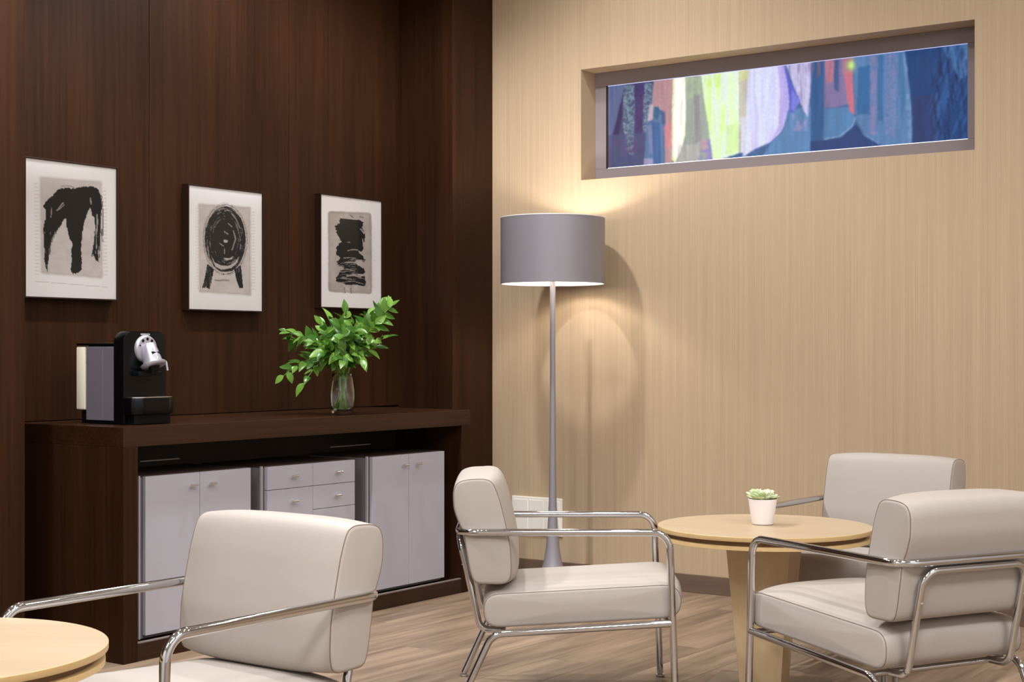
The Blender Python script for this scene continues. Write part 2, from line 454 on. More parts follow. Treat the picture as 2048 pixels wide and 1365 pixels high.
def art1(px, py):
    s = py - (px - 50) * 0.075       # undo the sheet's slant for the upright rectangle
    img = np.zeros(px.shape + (3,)) + np.array(WHITE)
    d = rrect(px + 8 * (fbm(px / 40, py / 40, 3) - .5), s + 8 * (fbm(px / 40, py / 40, 5) - .5), 178, 728, 222, 1078, 18)
    img = blend(img, PAPER, sm(d, 26) * (0.75 + 0.45 * (fbm(px / 60, py / 60, 8) - .5)))
    img = blend(img, (170, 160, 152), sm(np.abs(d + 12), 22) * 0.35)
    img = ticks(img, px, py, 148, 280, 1110, 18, 32, 0.6); img = ticks(img, px, py, 752, 330, 1110, 18, 32, 0.6)
    img = blend(img, (185, 178, 175), ((np.abs(s - 1150) < 2.5) & (px > 130) & (px < 770)) * 0.6)
    nx = px + 16 * (fbm(px / 12, py / 60, 21) - .5) + 10 * (fbm(px / 5, py / 30, 22) - .5); ny = py + 22 * (fbm(px / 9, py / 30, 23) - .5)
    body = [(205, 490), (240, 440), (290, 395), (330, 345), (400, 328), (470, 336), (540, 325), (610, 314), (665, 325), (702, 350), (717, 420), (720, 560), (716, 700), (707, 850), (692, 985), (660, 975), (645, 920), (622, 945), (648, 800), (660, 650), (650, 585), (632, 575), (618, 500), (590, 560), (560, 640), (545, 720), (536, 800), (534, 1055), (500, 1080), (455, 1090), (437, 1050), (445, 1000), (442, 900), (450, 822), (430, 770), (410, 690), (402, 600), (380, 612), (340, 680), (298, 752), (270, 850), (250, 960), (238, 1010), (230, 1075), (214, 1000), (205, 850), (205, 700), (222, 600), (224, 530)]
    ink = inpoly(nx, ny, body).astype(float)
    dry = fbm(px / 6, py / 90, 31)
    leg = (px > 615) & (py > 560)
    ink *= np.where(leg & (dry > 0.56), 0.25, 1.0)
    ink *= np.where((px < 330) & (py > 720) & (dry > 0.64), 0.4, 1.0)
    img = blend(img, INK, ink)
    halo = (np.abs(segdist(px + 10 * (dry - .5), py, [(722, 400), (735, 560), (728, 800)]) - 3) < 2.5) | (segdist(px, py + 8 * (dry - .5), [(360, 316), (420, 312), (480, 328)]) < 3)
    img = blend(img, (70, 64, 62), halo * 0.6)
    hl = (segdist(px + 6 * (dry - .5), py, [(325, 530), (355, 490), (378, 462)]) < 6) | (segdist(px, py, [(345, 520), (385, 480)]) < 4) | (segdist(px, py, [(270, 590), (278, 510)]) < 5) | (segdist(px, py, [(262, 860), (280, 780), (300, 745)]) < 4) | (segdist(px, py, [(622, 420), (626, 470)]) < 6)
    img = blend(img, PAPER, hl * 0.7)
    return img
def art2(px, py):
    s = py - (px - 85) * 0.055
    img = np.zeros(px.shape + (3,)) + np.array(WHITE)
    d = rrect(px + 8 * (fbm(px / 40, py / 40, 13) - .5), s + 8 * (fbm(px / 40, py / 40, 15) - .5), 182, 692, 252, 1118, 14)
    img = blend(img, (202, 193, 186), sm(d, 24) * (0.8 + 0.45 * (fbm(px / 60, py / 60, 18) - .5)))
    img = blend(img, (160, 150, 143), sm(np.abs(d + 12), 26) * 0.4)
    img = ticks(img, px, py, 172, 300, 1110, 16, 30, 0.5); img = ticks(img, px, py, 715, 330, 1110, 22, 30, 0.6)
    dry = fbm(px / 7, py / 70, 41); wob = fbm(px / 25, py / 25, 42) - .5
    ang = np.arctan2((py - 605) / 320, (px - 440) / 200); rr = np.hypot((px - 440) / 200, (py - 605) / 320)
    rad = rr + 0.05 * wob
    streak = fbm(rr * 34, ang * 3 + 20, 45)
    disc = sm(rad - 1.0, 0.03)
    img = blend(img, (46, 42, 42), disc * np.where((streak > 0.68) & (rr > 0.62), 0.45, 1.0))
    img = blend(img, (70, 64, 62), (np.abs(rad - 1.055) < 0.012) * 0.7); img = blend(img, (90, 84, 82), (np.abs(rad - 1.10) < 0.006) * 0.5)
    for poly in ([(262, 845), (325, 895), (305, 1000), (286, 1092), (250, 1075), (214, 1085), (240, 970)], [(525, 895), (590, 858), (602, 980), (612, 1075), (575, 1082), (545, 1000)]):
        img = blend(img, INK, inpoly(px + 10 * (dry - .5), py + 24 * (dry - .5), poly) * np.where(dry > 0.66, 0.6, 1))
    for poly in ([(300, 770), (335, 830), (395, 860), (470, 862), (530, 828), (572, 772), (556, 832), (492, 884), (400, 902), (340, 872)], [(414, 784), (480, 790), (520, 764), (496, 800), (450, 810)], [(420, 615), (440, 606), (468, 620), (450, 638), (428, 634)]):
        img = blend(img, (206, 198, 192), inpoly(px + 6 * (dry - .5), py + 6 * (dry - .5), poly) * 0.95)
    for pts, wd in (([(505, 358), (548, 410), (584, 490)], 5), ([(520, 520), (541, 600), (505, 705)], 6), ([(430, 530), (465, 552)], 6), ([(470, 450), (505, 480)], 5), ([(435, 322), (475, 322)], 5), ([(385, 645), (420, 670)], 5), ([(430, 700), (430, 745)], 5), ([(268, 680), (282, 790), (330, 900)], 5)):
        img = blend(img, (190, 182, 176), (segdist(px + 5 * (dry - .5), py, pts) < wd) * 0.75)
    img = blend(img, (110, 100, 88), (segdist(px, py + 10 * (dry - .5), [(340, 1005), (470, 1005)]) < 8) * 0.5)
    return img
def art3(px, py):
    s = py - (px - 125) * 0.03
    img = np.zeros(px.shape + (3,)) + np.array(WHITE)
    d = rrect(px + 10 * (fbm(px / 40, py / 40, 53) - .5), s + 10 * (fbm(px / 40, py / 40, 55) - .5), 202, 676, 258, 1142, 40)
    img = blend(img, (180, 171, 164), sm(d, 12) * (0.85 + 0.5 * (fbm(px / 50, py / 90, 58) - .5)))
    img = blend(img, (140, 128, 118), sm(np.abs(d + 16), 30) * 0.5)
    img = ticks(img, px, py, 700, 420, 1110, 14, 18, 0.5)
    dry = fbm(px / 60, py / 6, 61); w2 = fbm(px / 14, py / 14, 62) - .5
    blob = [(330, 340), (400, 345), (540, 355), (582, 380), (570, 440), (602, 520), (596, 590), (580, 600), (586, 670), (560, 700), (520, 690), (560, 730), (602, 790), (592, 812), (550, 795), (490, 800), (520, 850), (592, 880), (592, 940), (480, 942), (560, 968), (597, 958), (606, 1040), (592, 1078), (500, 1058), (400, 1062), (290, 1030), (283, 990), (330, 910), (372, 880), (310, 850), (293, 810), (332, 770), (288, 730), (288, 660), (318, 612), (352, 598), (320, 560), (288, 480), (276, 430), (322, 390)]
    ink = inpoly(px + 26 * w2, py + 14 * (dry - .5), blob).astype(float)
    ink *= np.where((py > 780) & (dry > 0.63), 0.3, 1.0)
    img = blend(img, (34, 31, 31), ink)
    for pts, wd in (([(410, 690), (460, 678), (520, 682)], 5), ([(370, 770), (430, 765), (500, 775)], 4), ([(390, 820), (460, 815), (545, 835)], 8), ([(400, 965), (470, 955), (550, 975)], 9), ([(340, 900), (400, 890), (470, 905)], 4), ([(555, 455), (590, 500)], 7), ([(410, 600), (435, 600)], 4), ([(330, 1040), (470, 1020), (580, 1050)], 3), ([(575, 560), (582, 640)], 5)):
        img = blend(img, (190, 180, 172), (segdist(px + 8 * w2, py + 6 * (dry - .5), pts) < wd) * 0.85)
    for pts in ([(370, 1095), (380, 1150)], [(440, 1100), (448, 1150)], [(440, 300), (470, 330)], [(545, 320), (585, 330)]):
        img = blend(img, (70, 62, 58), (segdist(px + 10 * w2, py, pts) < 5) * 0.6)
    return img

# ------------------------------------------------------------------ pictures
PY = 4.79
def picture(x0, zt, zb, art, quad, label):
    pw = 0.4319
    t = empty('framed_picture', (x0 + pw / 2, YB, (zt + zb) / 2))
    tag(t, label, 'picture', 'three ink pictures on the dark wall')
    hx, hz = pw / 2, (zt - zb) / 2; fy = PY - YB
    fw = 0.006
    def bar(a, b, c, d): box('frame_bar', a, b, fy - 0.004, 0.0, c, d, 'frame', t, bevel=0.001)
    bar(-hx - fw, hx + fw, hz, hz + fw); bar(-hx - fw, hx + fw, -hz - fw, -hz); bar(-hx - fw, -hx, -hz, hz); bar(hx, hx + fw, -hz, hz)
    box('mount_board', -hx, hx, fy + 0.004, -0.002, -hz, hz, 'mat', t)
    painted_sheet('print', 150, 220, lambda u, v: np.stack([-hx + 2 * hx * u, np.full_like(u, fy + 0.0035), hz - 2 * hz * v], 1), quad, art, 'print', t)
    box('pane', -hx, hx, fy - 0.0005, fy + 0.0008, -hz, hz, 'pane', t)
    return t
picture(3.5912, 1.8275, 1.3080, art1, ((55, 68), (860, 165), (42, 1288), (848, 1312)), 'framed ink print of a black arch-like form with three legs, above the coffee machine')
picture(4.4044, 1.7979, 1.2791, art2, ((90, 80), (808, 155), (80, 1288), (800, 1302)), 'framed ink print of a dark oval on two short legs, middle of the three')
picture(5.2149, 1.8275, 1.3080, art3, ((125, 80), (785, 155), (118, 1305), (775, 1318)), 'framed ink print of a black zigzag column, nearest the vase of foliage')

# ------------------------------------------------------------------ backlit artwork in the recess
def art_glass(px, py):
    st = fbm(px / 9, py / 130, 71, 4); st2 = fbm(px / 4, py / 60, 72, 3); bl = fbm(px / 30, py / 30, 73, 4); sp = fbm(px / 5, py / 5, 74, 3)
    jit = [((fbm(px / 11, py / 26, 80 + k) - .5) * 9 + dx, (fbm(px / 11, py / 11, 90 + k) - .5) * 9 + dy) for k, (dx, dy) in enumerate(((0, 0), (2, 0), (-2, 0), (0, 2), (0, -2)))]
    img = np.zeros(px.shape + (3,)) + np.array((70, 100, 148.))
    def A(pts): return [(176.6 + .4095 * x, 264.8 + .4095 * y) for x, y in pts]
    def B(pts): return [(971 + .4203 * x, 154.5 + .4203 * y) for x, y in pts]
    def mask(poly): return sum(inpoly(px + a, py + b, poly).astype(float) for a, b in jit) / len(jit)
    def P(col, poly, a=1.0, tex=None):
        nonlocal img
        m = mask(poly) * a
        if tex is not None: m = m * np.clip(tex, 0, 1)
        img = blend(img, col, m)
    hi = (st - .45) * 5; lo = (.5 - st) * 5; mo = (bl - .4) * 5; fine = (sp - .42) * 5; hi2 = (st2 - .45) * 5
    # left: blue grey, teal columns, violet column
    P((66, 68, 108), A([(40, 200), (680, 180), (560, 700), (540, 1200), (40, 1240)]))
    P((92, 102, 146), A([(90, 240), (310, 240), (250, 520), (165, 780), (105, 990), (90, 700)]))
    P((52, 32, 86), A([(285, 400), (270, 640), (235, 800), (165, 810), (215, 640), (245, 500)]))
    P((118, 144, 156), A([(295, 270), (430, 260), (435, 700), (400, 1020), (340, 960), (290, 700)]), 1, fine * .6 + .35)
    P((72, 50, 108), A([(435, 260), (545, 250), (530, 820), (440, 820)]), .95)
    P((38, 30, 74), A([(435, 260), (545, 250), (530, 820), (440, 820)]), .7, fine - .6)
    P((116, 144, 156), A([(545, 240), (655, 235), (610, 600), (570, 800), (530, 780)]), 1, fine * .6 + .3)
    P((74, 78, 118), A([(105, 800), (570, 780), (540, 1200), (60, 1240)]), .8)
    P((88, 62, 112), A([(130, 840), (320, 860), (560, 800), (545, 1000), (300, 1000)]), .75, mo)
    P((120, 140, 160), A([(330, 760), (420, 760), (420, 1020), (340, 1000)]), .7, fine)
    # pink and blue
    P((182, 140, 146), A([(662, 200), (895, 180), (885, 1120), (790, 1130), (800, 700), (770, 540), (640, 480)]))
    P((208, 132, 142), A([(780, 700), (885, 640), (885, 920), (795, 945)]), .9)
    P((206, 180, 190), A([(612, 470), (660, 470), (655, 630), (590, 660)]), .9)
    P((90, 118, 162), A([(580, 690), (650, 640), (700, 560), (790, 590), (795, 690), (775, 720), (795, 1130), (540, 1140)]))
    P((62, 98, 150), A([(635, 650), (735, 660), (755, 1130), (660, 1130)]), .9)
    P((52, 98, 130), A([(680, 495), (722, 495), (725, 600), (690, 650), (672, 580)])); P((70, 90, 126), A([(755, 550), (795, 545), (800, 660), (760, 690)]), .9)
    P((172, 160, 196), A([(545, 1050), (655, 1050), (655, 1130), (540, 1140)]), .8); P((150, 140, 180), A([(585, 700), (640, 690), (650, 1000), (620, 1000)]), .5)
    # white blade and olive band
    P((240, 244, 190), A([(892, 160), (1038, 150), (1050, 520), (1035, 800), (992, 955), (915, 1110), (878, 1060), (874, 600)]))
    P((255, 255, 244), A([(915, 160), (1030, 150), (1042, 520), (1025, 800), (985, 940), (915, 1070), (895, 1010), (890, 600)]))
    P((160, 168, 158), A([(1038, 150), (1212, 130), (1252, 420), (1302, 700), (1350, 1090), (915, 1115), (998, 955), (1038, 780)]))
    P((172, 190, 146), A([(1038, 150), (1212, 130), (1240, 340), (1045, 420)]), .6, mo * .6 + .3); P((142, 132, 142), A([(1130, 360), (1200, 360), (1215, 860), (1150, 880)]), .6)
    P((196, 186, 186), A([(960, 900), (1200, 900), (1210, 1100), (930, 1110)]), .5); P((140, 124, 196), A([(1190, 890), (1320, 830), (1350, 1090), (1190, 1090)]), .75, mo + .3); P((206, 150, 170), A([(1220, 850), (1290, 850), (1270, 960), (1210, 960)]), .7)
    # green-white and lilac bell
    gw = A([(1212, 130), (1645, 80), (1650, 990), (1352, 1090), (1300, 700), (1250, 420)])
    P((232, 248, 226), gw); P((204, 240, 130), gw, .8, (hi - .2) * np.clip(1.3 - (px - 680) / 190, .25, 1)); P((250, 255, 255), gw, .8, lo - .3)
    P((196, 232, 110), A([(1240, 140), (1520, 110), (1480, 300), (1250, 260)]), .6, hi + .2); P((206, 242, 150), A([(1500, 700), (1640, 650), (1645, 970), (1500, 1010)]), .6)
    P((196, 190, 176), A([(1645, 80), (1760, 70), (1735, 620), (1715, 980), (1648, 990)])); P((214, 216, 150), A([(1645, 80), (1750, 70), (1745, 200), (1645, 220)]), .7); P((222, 222, 240), A([(1645, 600), (1730, 600), (1715, 980), (1648, 990)]), .6, hi + .2)
    bell = [(896, 285), (1022, 270), (1062, 330), (1074, 440), (1068, 520), (1040, 580), (990, 625), (920, 655), (868, 690)]
    P((216, 216, 250), bell); P((190, 182, 226), bell, .7, hi - .3); P((240, 246, 255), bell, .8, lo)
    P((192, 178, 242), B([(120, 290), (195, 280), (238, 600), (236, 850), (180, 980), (50, 1110), (130, 950), (150, 600)]), .95); P((150, 136, 214), B([(150, 320), (195, 310), (238, 600), (236, 850), (190, 900)]), .6, fine - .4)
    # right of the bell
    P((92, 132, 180), B([(232, 780), (470, 740), (470, 1280), (-60, 1300), (60, 1115), (185, 985)])); P((156, 146, 194), B([(270, 780), (450, 770), (440, 1000), (290, 1000)]), .7, mo)
    P((198, 192, 228), B([(205, 290), (468, 260), (462, 560), (436, 860), (385, 770), (300, 560)])); P((126, 112, 168), B([(205, 290), (468, 260), (462, 560), (436, 860), (385, 770), (300, 560)]), .7, hi2 - .5)
    P((92, 98, 202), B([(185, 290), (270, 500), (355, 680), (285, 795), (245, 810), (245, 620)])); P((122, 128, 216), B([(275, 570), (355, 685), (295, 795), (262, 760)]), .9)
    P((50, 90, 142), B([(468, 240), (602, 220), (595, 900), (560, 1230), (465, 1240)])); P((126, 90, 116), B([(470, 250), (590, 240), (560, 420), (480, 480)]), .8, hi2 + .2)
    P((128, 114, 158), B([(602, 220), (830, 200), (835, 720), (740, 750), (600, 760)])); P((184, 116, 130), B([(606, 230), (700, 220), (690, 480), (615, 520)]), .9, hi + .7); P((54, 82, 134), B([(698, 260), (745, 260), (745, 600), (700, 560)]), .8)
    P((84, 126, 174), B([(598, 770), (835, 750), (915, 860), (880, 960), (760, 1060), (598, 1092)]))
    P((90, 126, 174), B([(885, 200), (1380, 150), (1430, 560), (1462, 880), (1452, 1200), (1150, 1160), (1000, 1040), (918, 880)]))
    P((176, 118, 132), B([(780, 220), (890, 210), (890, 400), (790, 420)]), .8); P((196, 112, 132), B([(800, 380), (884, 370), (904, 835), (852, 795), (822, 620)])); 
    P((54, 102, 156), B([(935, 340), (1052, 320), (1052, 830), (930, 830)]), .95); P((138, 128, 174), B([(1058, 230), (1122, 225), (1122, 1040), (1058, 1040)]), .9, mo * .4 + .6)
    P((58, 106, 158), B([(1128, 215), (1185, 210), (1180, 900), (1130, 900)]), .85); P((126, 128, 178), B([(1200, 210), (1310, 200), (1310, 1060), (1205, 1060)]), .8, fine * .5 + .3); P((66, 112, 162), B([(1320, 200), (1372, 190), (1400, 700), (1350, 900)]), .7)
    P((124, 160, 194), B([(1372, 200), (1392, 240), (1440, 560), (1464, 880), (1450, 1180), (1405, 1000), (1400, 600)]), .7, mo * .5 + .5)
    P((44, 66, 120), B([(465, 1110), (600, 1098), (780, 1064), (917, 930), (1000, 1060), (1160, 1150), (1160, 1260), (465, 1300)]))
    navy = B([(1385, 140), (2010, 60), (2010, 1150), (1462, 1190), (1462, 880), (1432, 560)])
    P((30, 64, 118), navy); P((46, 58, 104), B([(1450, 640), (1700, 640), (1700, 1180), (1462, 1190)]), .8)
    dgl = fbm((px + py * .32) / 7, (py - px * .2) / 90, 77, 3); dgr = fbm((px - py * .12) / 6, py / 80, 78, 3)
    rt = np.clip((px - 1630) / 60, 0, 1)
    P((58, 104, 168), navy, .65, (dgl - .48) * 4 * rt); P((18, 36, 76), navy, .8, (dgr - .54) * 7 * rt); P((90, 136, 184), B([(1725, 110), (2000, 70), (2000, 420), (1900, 480), (1800, 300)]), .7, (dgr - .35) * 4)
    img = blend(img, (196, 240, 130), np.exp(-(((px - 1336) / 18) ** 2 + ((py - 288) / 24) ** 2) * 1.2))
    for pts, col, a in (([(868, 690), (920, 655), (990, 625), (1040, 580), (1068, 520)], (70, 84, 150), .5), (B([(600, 1088), (760, 1056), (880, 955), (915, 860)]), (160, 196, 222), .7), (B([(1000, 1040), (1150, 1145)]), (130, 170, 204), .5)):
        img = blend(img, col, (segdist(px, py, pts) < 2.2) * a)
    img = img * (1.0 + 0.22 * (st[..., None] - .48)) * (1.0 + .12 * (sp[..., None] - .5))
    for ax_ in (0, 1):
        img = 0.5 * img + 0.25 * (np.roll(img, 1, ax_) + np.roll(img, -1, ax_))
    return img
ga = empty('backlit_artwork', (XB + 0.20, (NL + NR) / 2, NB))
tag(ga, 'long backlit glass artwork in blues, lilac and yellow-white, set in the wall recess', 'artwork')
c0 = ga.location.copy()
FX = 6.276 - c0.x
def onX(px, X):                 # Y on the plane x=X seen at picture column px
    u = (px - 1024) / 3043.39; dx = math.cos(A_X) + u * math.sin(A_X); dy = math.sin(A_X) - u * math.cos(A_X)
    return X / dx * dy, X / dx
GXw = 6.281
yl, dl = onX(1213, GXw); yr, dr = onX(1936, GXw)
zt = CAM_H + (703.93 - 88.5) / 3043.39 * dr; zb = CAM_H + (703.93 - 280) / 3043.39 * dr
zt2 = CAM_H + (703.93 - 171) / 3043.39 * dl; zb2 = CAM_H + (703.93 - 336.5) / 3043.39 * dl
zt = (zt + zt2) / 2 - c0.z; zb = (zb + zb2) / 2 - c0.z; yl -= c0.y; yr -= c0.y
HH = NT_ - NB; hy = (NL - NR) / 2 - 0.0005
box('frame_rail', FX, 0.015, -hy, hy, zt, HH - 0.0005, 'niche_frame', ga, bevel=0.0015)
box('frame_rail', FX, 0.015, -hy, hy, 0.0005, zb, 'niche_frame', ga, bevel=0.0015)
box('frame_stile', FX, 0.015, yl, hy, zb, zt, 'niche_frame', ga, bevel=0.0015)
box('frame_stile', FX, 0.015, -hy, yr, zb, zt, 'niche_frame', ga, bevel=0.0015)
gx = GXw - c0.x
gp = painted_sheet('glass_panel', 440, 120, lambda u, v: np.stack([np.full_like(u, gx), yl + (yr - yl) * u, zt + (zb - zt) * v], 1), ((212, 378), (1798, 200), (212, 742), (1800, 617)), art_glass, 'art_glass', ga)
sd = gp.modifiers.new('thickness', 'SOLIDIFY'); sd.thickness = 0.006; sd.offset = -1
box('edge_light', gx - 0.003, gx + 0.001, yr, yl, zt - 0.0025, zt, 'edge_led', ga)
box('edge_light', gx - 0.003, gx + 0.001, yr, yl, zb, zb + 0.0025, 'edge_white', ga)
box('gap_shade', gx - 0.004, gx + 0.001, yl - 0.010, yl, zb, zt, 'inside', ga)  # dark strip standing in for the shadowed gap beside the glass

# ------------------------------------------------------------------ counter with cabinets
CF, CT = 4.2035, 0.8337
CX0, CX1 = 3.5606, 5.580
OX0, OX1, OZ = 3.6259, 5.5195, 0.763
ct = empty('sideboard_counter', ((CX0 + CX1) / 2, (CF + YB) / 2, 0))
tag(ct, 'long dark wenge counter with an open front, standing in the wall niche', 'counter')
cx, cy = ct.location.x, ct.location.y
def cbox(n, x0, x1, y0, y1, z0, z1, m, par=ct, bev=0.0015): return box(n, x0 - cx, x1 - cx, y0 - cy, y1 - cy, z0, z1, m, par, bev)
cbox('top', CX0, CX1, CF, YB - 0.001, OZ, CT, 'wenge_h')
cbox('side_panel', CX0, OX0, CF, YB - 0.001, 0, OZ, 'wenge_v')
cbox('side_panel', OX1, CX1, CF, YB - 0.001, 0, OZ, 'wenge_v')
cbox('plinth', OX0, OX1, CF + 0.002, CF + 0.34, 0, 0.063, 'wenge_h')
cbox('back_panel', OX0, OX1, 4.594, 4.612, 0, OZ, 'inside')
cbox('plinth_edge', OX0, OX1, CF + 0.004, CF + 0.02, 0.063, 0.067, 'plinth_trim', bev=0)
for xa, xb in ((3.70, 3.86), (3.97, 4.17), (5.06, 5.33)):
    cbox('rear_strip', xa, xb, 4.588, 4.5945, 0.672, 0.6765, 'alu', bev=0)  # thin pale strips along the rear, just above the cabinet tops

DY = 4.2335
def knob(par, x, y, z):
    mb = MB().tube([(x, y + 0.018, z), (x, y + 0.0, z)], 0.0035, 10)
    mb.tube([(x - 0.017, y, z), (x + 0.017, y, z)], 0.0048, 10)
    return mb.obj('handle', 'steel', par, smooth=True)
def cabinet(x0, x1, label, cells, zt):
    t = empty('cabinet', ((x0 + x1) / 2, DY + 0.18, 0.067)); tag(t, label, 'cabinet', 'grey cabinets inside the counter')
    ox, oy, oz = t.location
    z1 = zt - oz
    mb = MB(); t_ = 0.016; yb = 4.585 - oy; yf = DY + 0.021 - oy
    bd = MB().box(x0 + 0.003 - ox, x1 - 0.003 - ox, yf, yb, 0.0, z1 - 0.006).obj('body', 'cab_side', t, bevel=0.001)
    box('top_board', x0 + 0.003 - ox, x1 - 0.003 - ox, yf, yb, z1 - 0.006, z1, 'cab_top', t)
    box('edge_strip', x0 + 0.001 - ox, x0 + 0.007 - ox, yf - 0.006, yf + 0.004, 0.0, z1, 'alu', t)
    for nm, a, b, za, zb_, kx, kz in cells:
        d = box(nm, a - ox + 0.001, b - ox - 0.001, DY - oy, DY + 0.018 - oy, za - oz + 0.001, zb_ - oz - 0.001, 'cab', t, bevel=0.001)
        knob(d, kx - ox, DY - 0.018 - oy, kz - oz)
    return t
DB, DT = 0.0794, 0.6517
cabinet(3.668, 4.2125, 'grey two-door cabinet at the counter end under the coffee machine',
        [('door', 3.686, 3.948, DB, DT, 3.905, 0.606), ('door', 3.948, 4.2125, DB, DT, 4.000, 0.606)], 0.6535)
cabinet(4.284, 4.819, 'grey cabinet with five drawers between the two door cabinets',
        [('drawer', 4.302, 4.562, 0.5553, 0.6483, 4.443, 0.604), ('drawer', 4.302, 4.562, DB, 0.5553, 4.443, 0.5035),
         ('drawer', 4.562, 4.819, 0.5553, 0.6483, 4.704, 0.604), ('drawer', 4.562, 4.819, 0.459, 0.5553, 4.698, 0.508), ('drawer', 4.562, 4.819, DB, 0.459, 4.698, 0.40)], 0.6503)
cabinet(4.913, 5.4285, 'grey two-door cabinet at the counter end beside the beige wall',
        [('door', 4.931, 5.1755, DB, DT, 5.137, 0.606), ('door', 5.1755, 5.4285, DB, DT, 5.228, 0.606)], 0.6535)

# ------------------------------------------------------------------ coffee machine
cm = empty('coffee_machine', (3.785, 4.4595, CT + 0.001)); cm.scale = (1.0134,) * 3
tag(cm, 'black and silver capsule coffee machine with a cream water tank', 'coffee machine')
def prism_y(outl, y0, y1):
    n = len(outl)
    return MB().rings([[(p[0], y0, p[1]) for p in outl], [(p[0], y1, p[1]) for p in outl]])
f0 = -0.11                        # tower front
def tower_outline(grow=0.0):
    return closed_round([(-0.1 - grow, 0.0), (0.1 + grow, 0.0), (0.1 + grow, 0.336 + grow), (-0.1 - grow, 0.336 + grow)], [0.004, 0.004, 0.042, 0.042], 8)
prism_y(tower_outline(), f0, f0 + 0.055).obj('tower', 'black', cm, smooth=True, bevel=0.0025)
box('body', -0.09, 0.09, f0 + 0.055, 0.10, 0.012, 0.284, 'black_matt', cm, bevel=0.003)
box('lid', -0.097, 0.097, f0 + 0.055, 0.156, 0.284, 0.293, 'black', cm, bevel=0.003)
for sx in (-1, 1):
    a, b = sorted((sx * 0.09, sx * 0.098))
    box('side_panel', a, b, f0 + 0.056, 0.005, 0.012, 0.280, 'side_silver', cm, bevel=0.002)
    box('side_panel', a, b, 0.0055, 0.098, 0.012, 0.280, 'side_silver', cm, bevel=0.002)
prism_y(closed_round([(-0.096, 0.048), (0.096, 0.048), (0.096, 0.28), (-0.096, 0.28)], [0.006] * 4, 4), 0.108, 0.156).obj('water_tank', 'cream', cm, smooth=True, bevel=0.003)
box('tank_stand', -0.085, 0.085, 0.10, 0.14, 0.0, 0.047, 'black_matt', cm, bevel=0.003)
box('foot_plate', -0.092, 0.092, f0 + 0.05, 0.1, 0.0, 0.012, 'black_matt', cm, bevel=0.001)
# dial and spout
def disc_y(x, z, r, y0, y1, n=40, r2=None):
    r2 = r if r2 is None else r2
    return MB().rings([[(x + r2 * math.cos(2 * PI * j / n), y1, z + r2 * math.sin(2 * PI * j / n)) for j in range(n)][::-1], [(x + r * math.cos(2 * PI * j / n), y0, z + r * math.sin(2 * PI * j / n)) for j in range(n)][::-1]])
dcx, dcz = 0.0, 0.272
dial = disc_y(dcx, dcz, 0.046, f0 - 0.012, f0 + 0.001, r2=0.052).obj('dial', 'silver', cm, smooth=True, bevel=0.003)
for k, an in enumerate((20, 55, 90, 125, 160)):
    disc_y(dcx + 0.036 * math.cos(math.radians(an)), dcz + 0.036 * math.sin(math.radians(an)), 0.0055 if 30 < an < 150 else 0.003, f0 - 0.0135, f0 - 0.011, 16).obj('button', 'black_matt', dial)
ax = Vector((0, -0.36, -0.93)).normalized()
p0 = Vector((dcx, f0 - 0.016, dcz + 0.016)); p1 = p0 + ax * 0.078
sp = MB().tube([p0, p0 + ax * 0.03, p0 + ax * 0.06, p1], [0.024, 0.030, 0.034, 0.037], 32).obj('spout', 'silver', cm, smooth=True, bevel=0.002)
MB().tube([p1 - ax * 0.003, p1 + ax * 0.008], [0.048, 0.043], 32).obj('spout_collar', 'silver', sp, smooth=True, bevel=0.003)
MB().tube([p1 + ax * 0.004, p1 + Vector((0, 0, -0.03))], [0.022, 0.012], 20).obj('nozzle', 'black_matt', sp, smooth=True)
MB().tube(fillet([p1 + Vector((0.030, 0.01, 0.02)), p1 + Vector((0.050, -0.01, 0.012)), p1 + Vector((0.052, -0.016, -0.022))], [0.012]), 0.0045, 10).obj('lever', 'silver', sp, smooth=True)
MB().tube([p0 + ax * 0.045 + Vector((-0.018, -0.024, 0.012)), p0 + ax * 0.045 + Vector((0.018, -0.024, 0.012))], 0.005, 10).obj('capsule_slot', 'black_matt', sp)
box('support', -0.055, 0.055, f0 - 0.03, f0 + 0.002, 0.175, 0.190, 'black_matt', cm, bevel=0.003)
# drip tray
tr = closed_round([(-0.1, f0 + 0.001), (0.1, f0 + 0.001), (0.1, f0 - 0.045), (0.06, f0 - 0.062), (-0.06, f0 - 0.062), (-0.1, f0 - 0.045)], [0.002, 0.002, 0.02, 0.03, 0.03, 0.02], 6)
MB().rings([[(p[0], p[1], 0.036) for p in tr][::-1], [(p[0], p[1], 0.096) for p in tr][::-1]]).obj('drip_tray', 'black', cm, smooth=True, bevel=0.002)
tr2 = [(p[0] * 0.94, (p[1] - f0 + 0.03) * 0.92 + f0 - 0.03) for p in tr]
MB().rings([[(p[0], p[1], 0.096) for p in tr2][::-1], [(p[0], p[1], 0.0985) for p in tr2][::-1]]).obj('tray_grid', 'steel', cm, smooth=True)
box('tray_foot', -0.085, 0.085, f0 - 0.04, f0, 0.0, 0.036, 'black_matt', cm, bevel=0.002)
fc = bpy.data.curves.new('lettering', 'FONT'); fc.body = 'NESPRESSO'; fc.size = 0.0085; fc.align_x = 'CENTER'; fc.extrude = 0.0002
fo = bpy.data.objects.new('lettering', fc); COL.objects.link(fo); dg = bpy.context.evaluated_depsgraph_get()
lm = bpy.data.meshes.new_from_object(fo.evaluated_get(dg)); bpy.data.objects.remove(fo)
lo = bpy.data.objects.new('lettering', lm); lm.materials.append(M['label_white']); COL.objects.link(lo); lo.parent = cm
lo.location = (0, f0 - 0.0005, 0.326 - 0.004); lo.rotation_euler = (PI / 2, 0, 0)

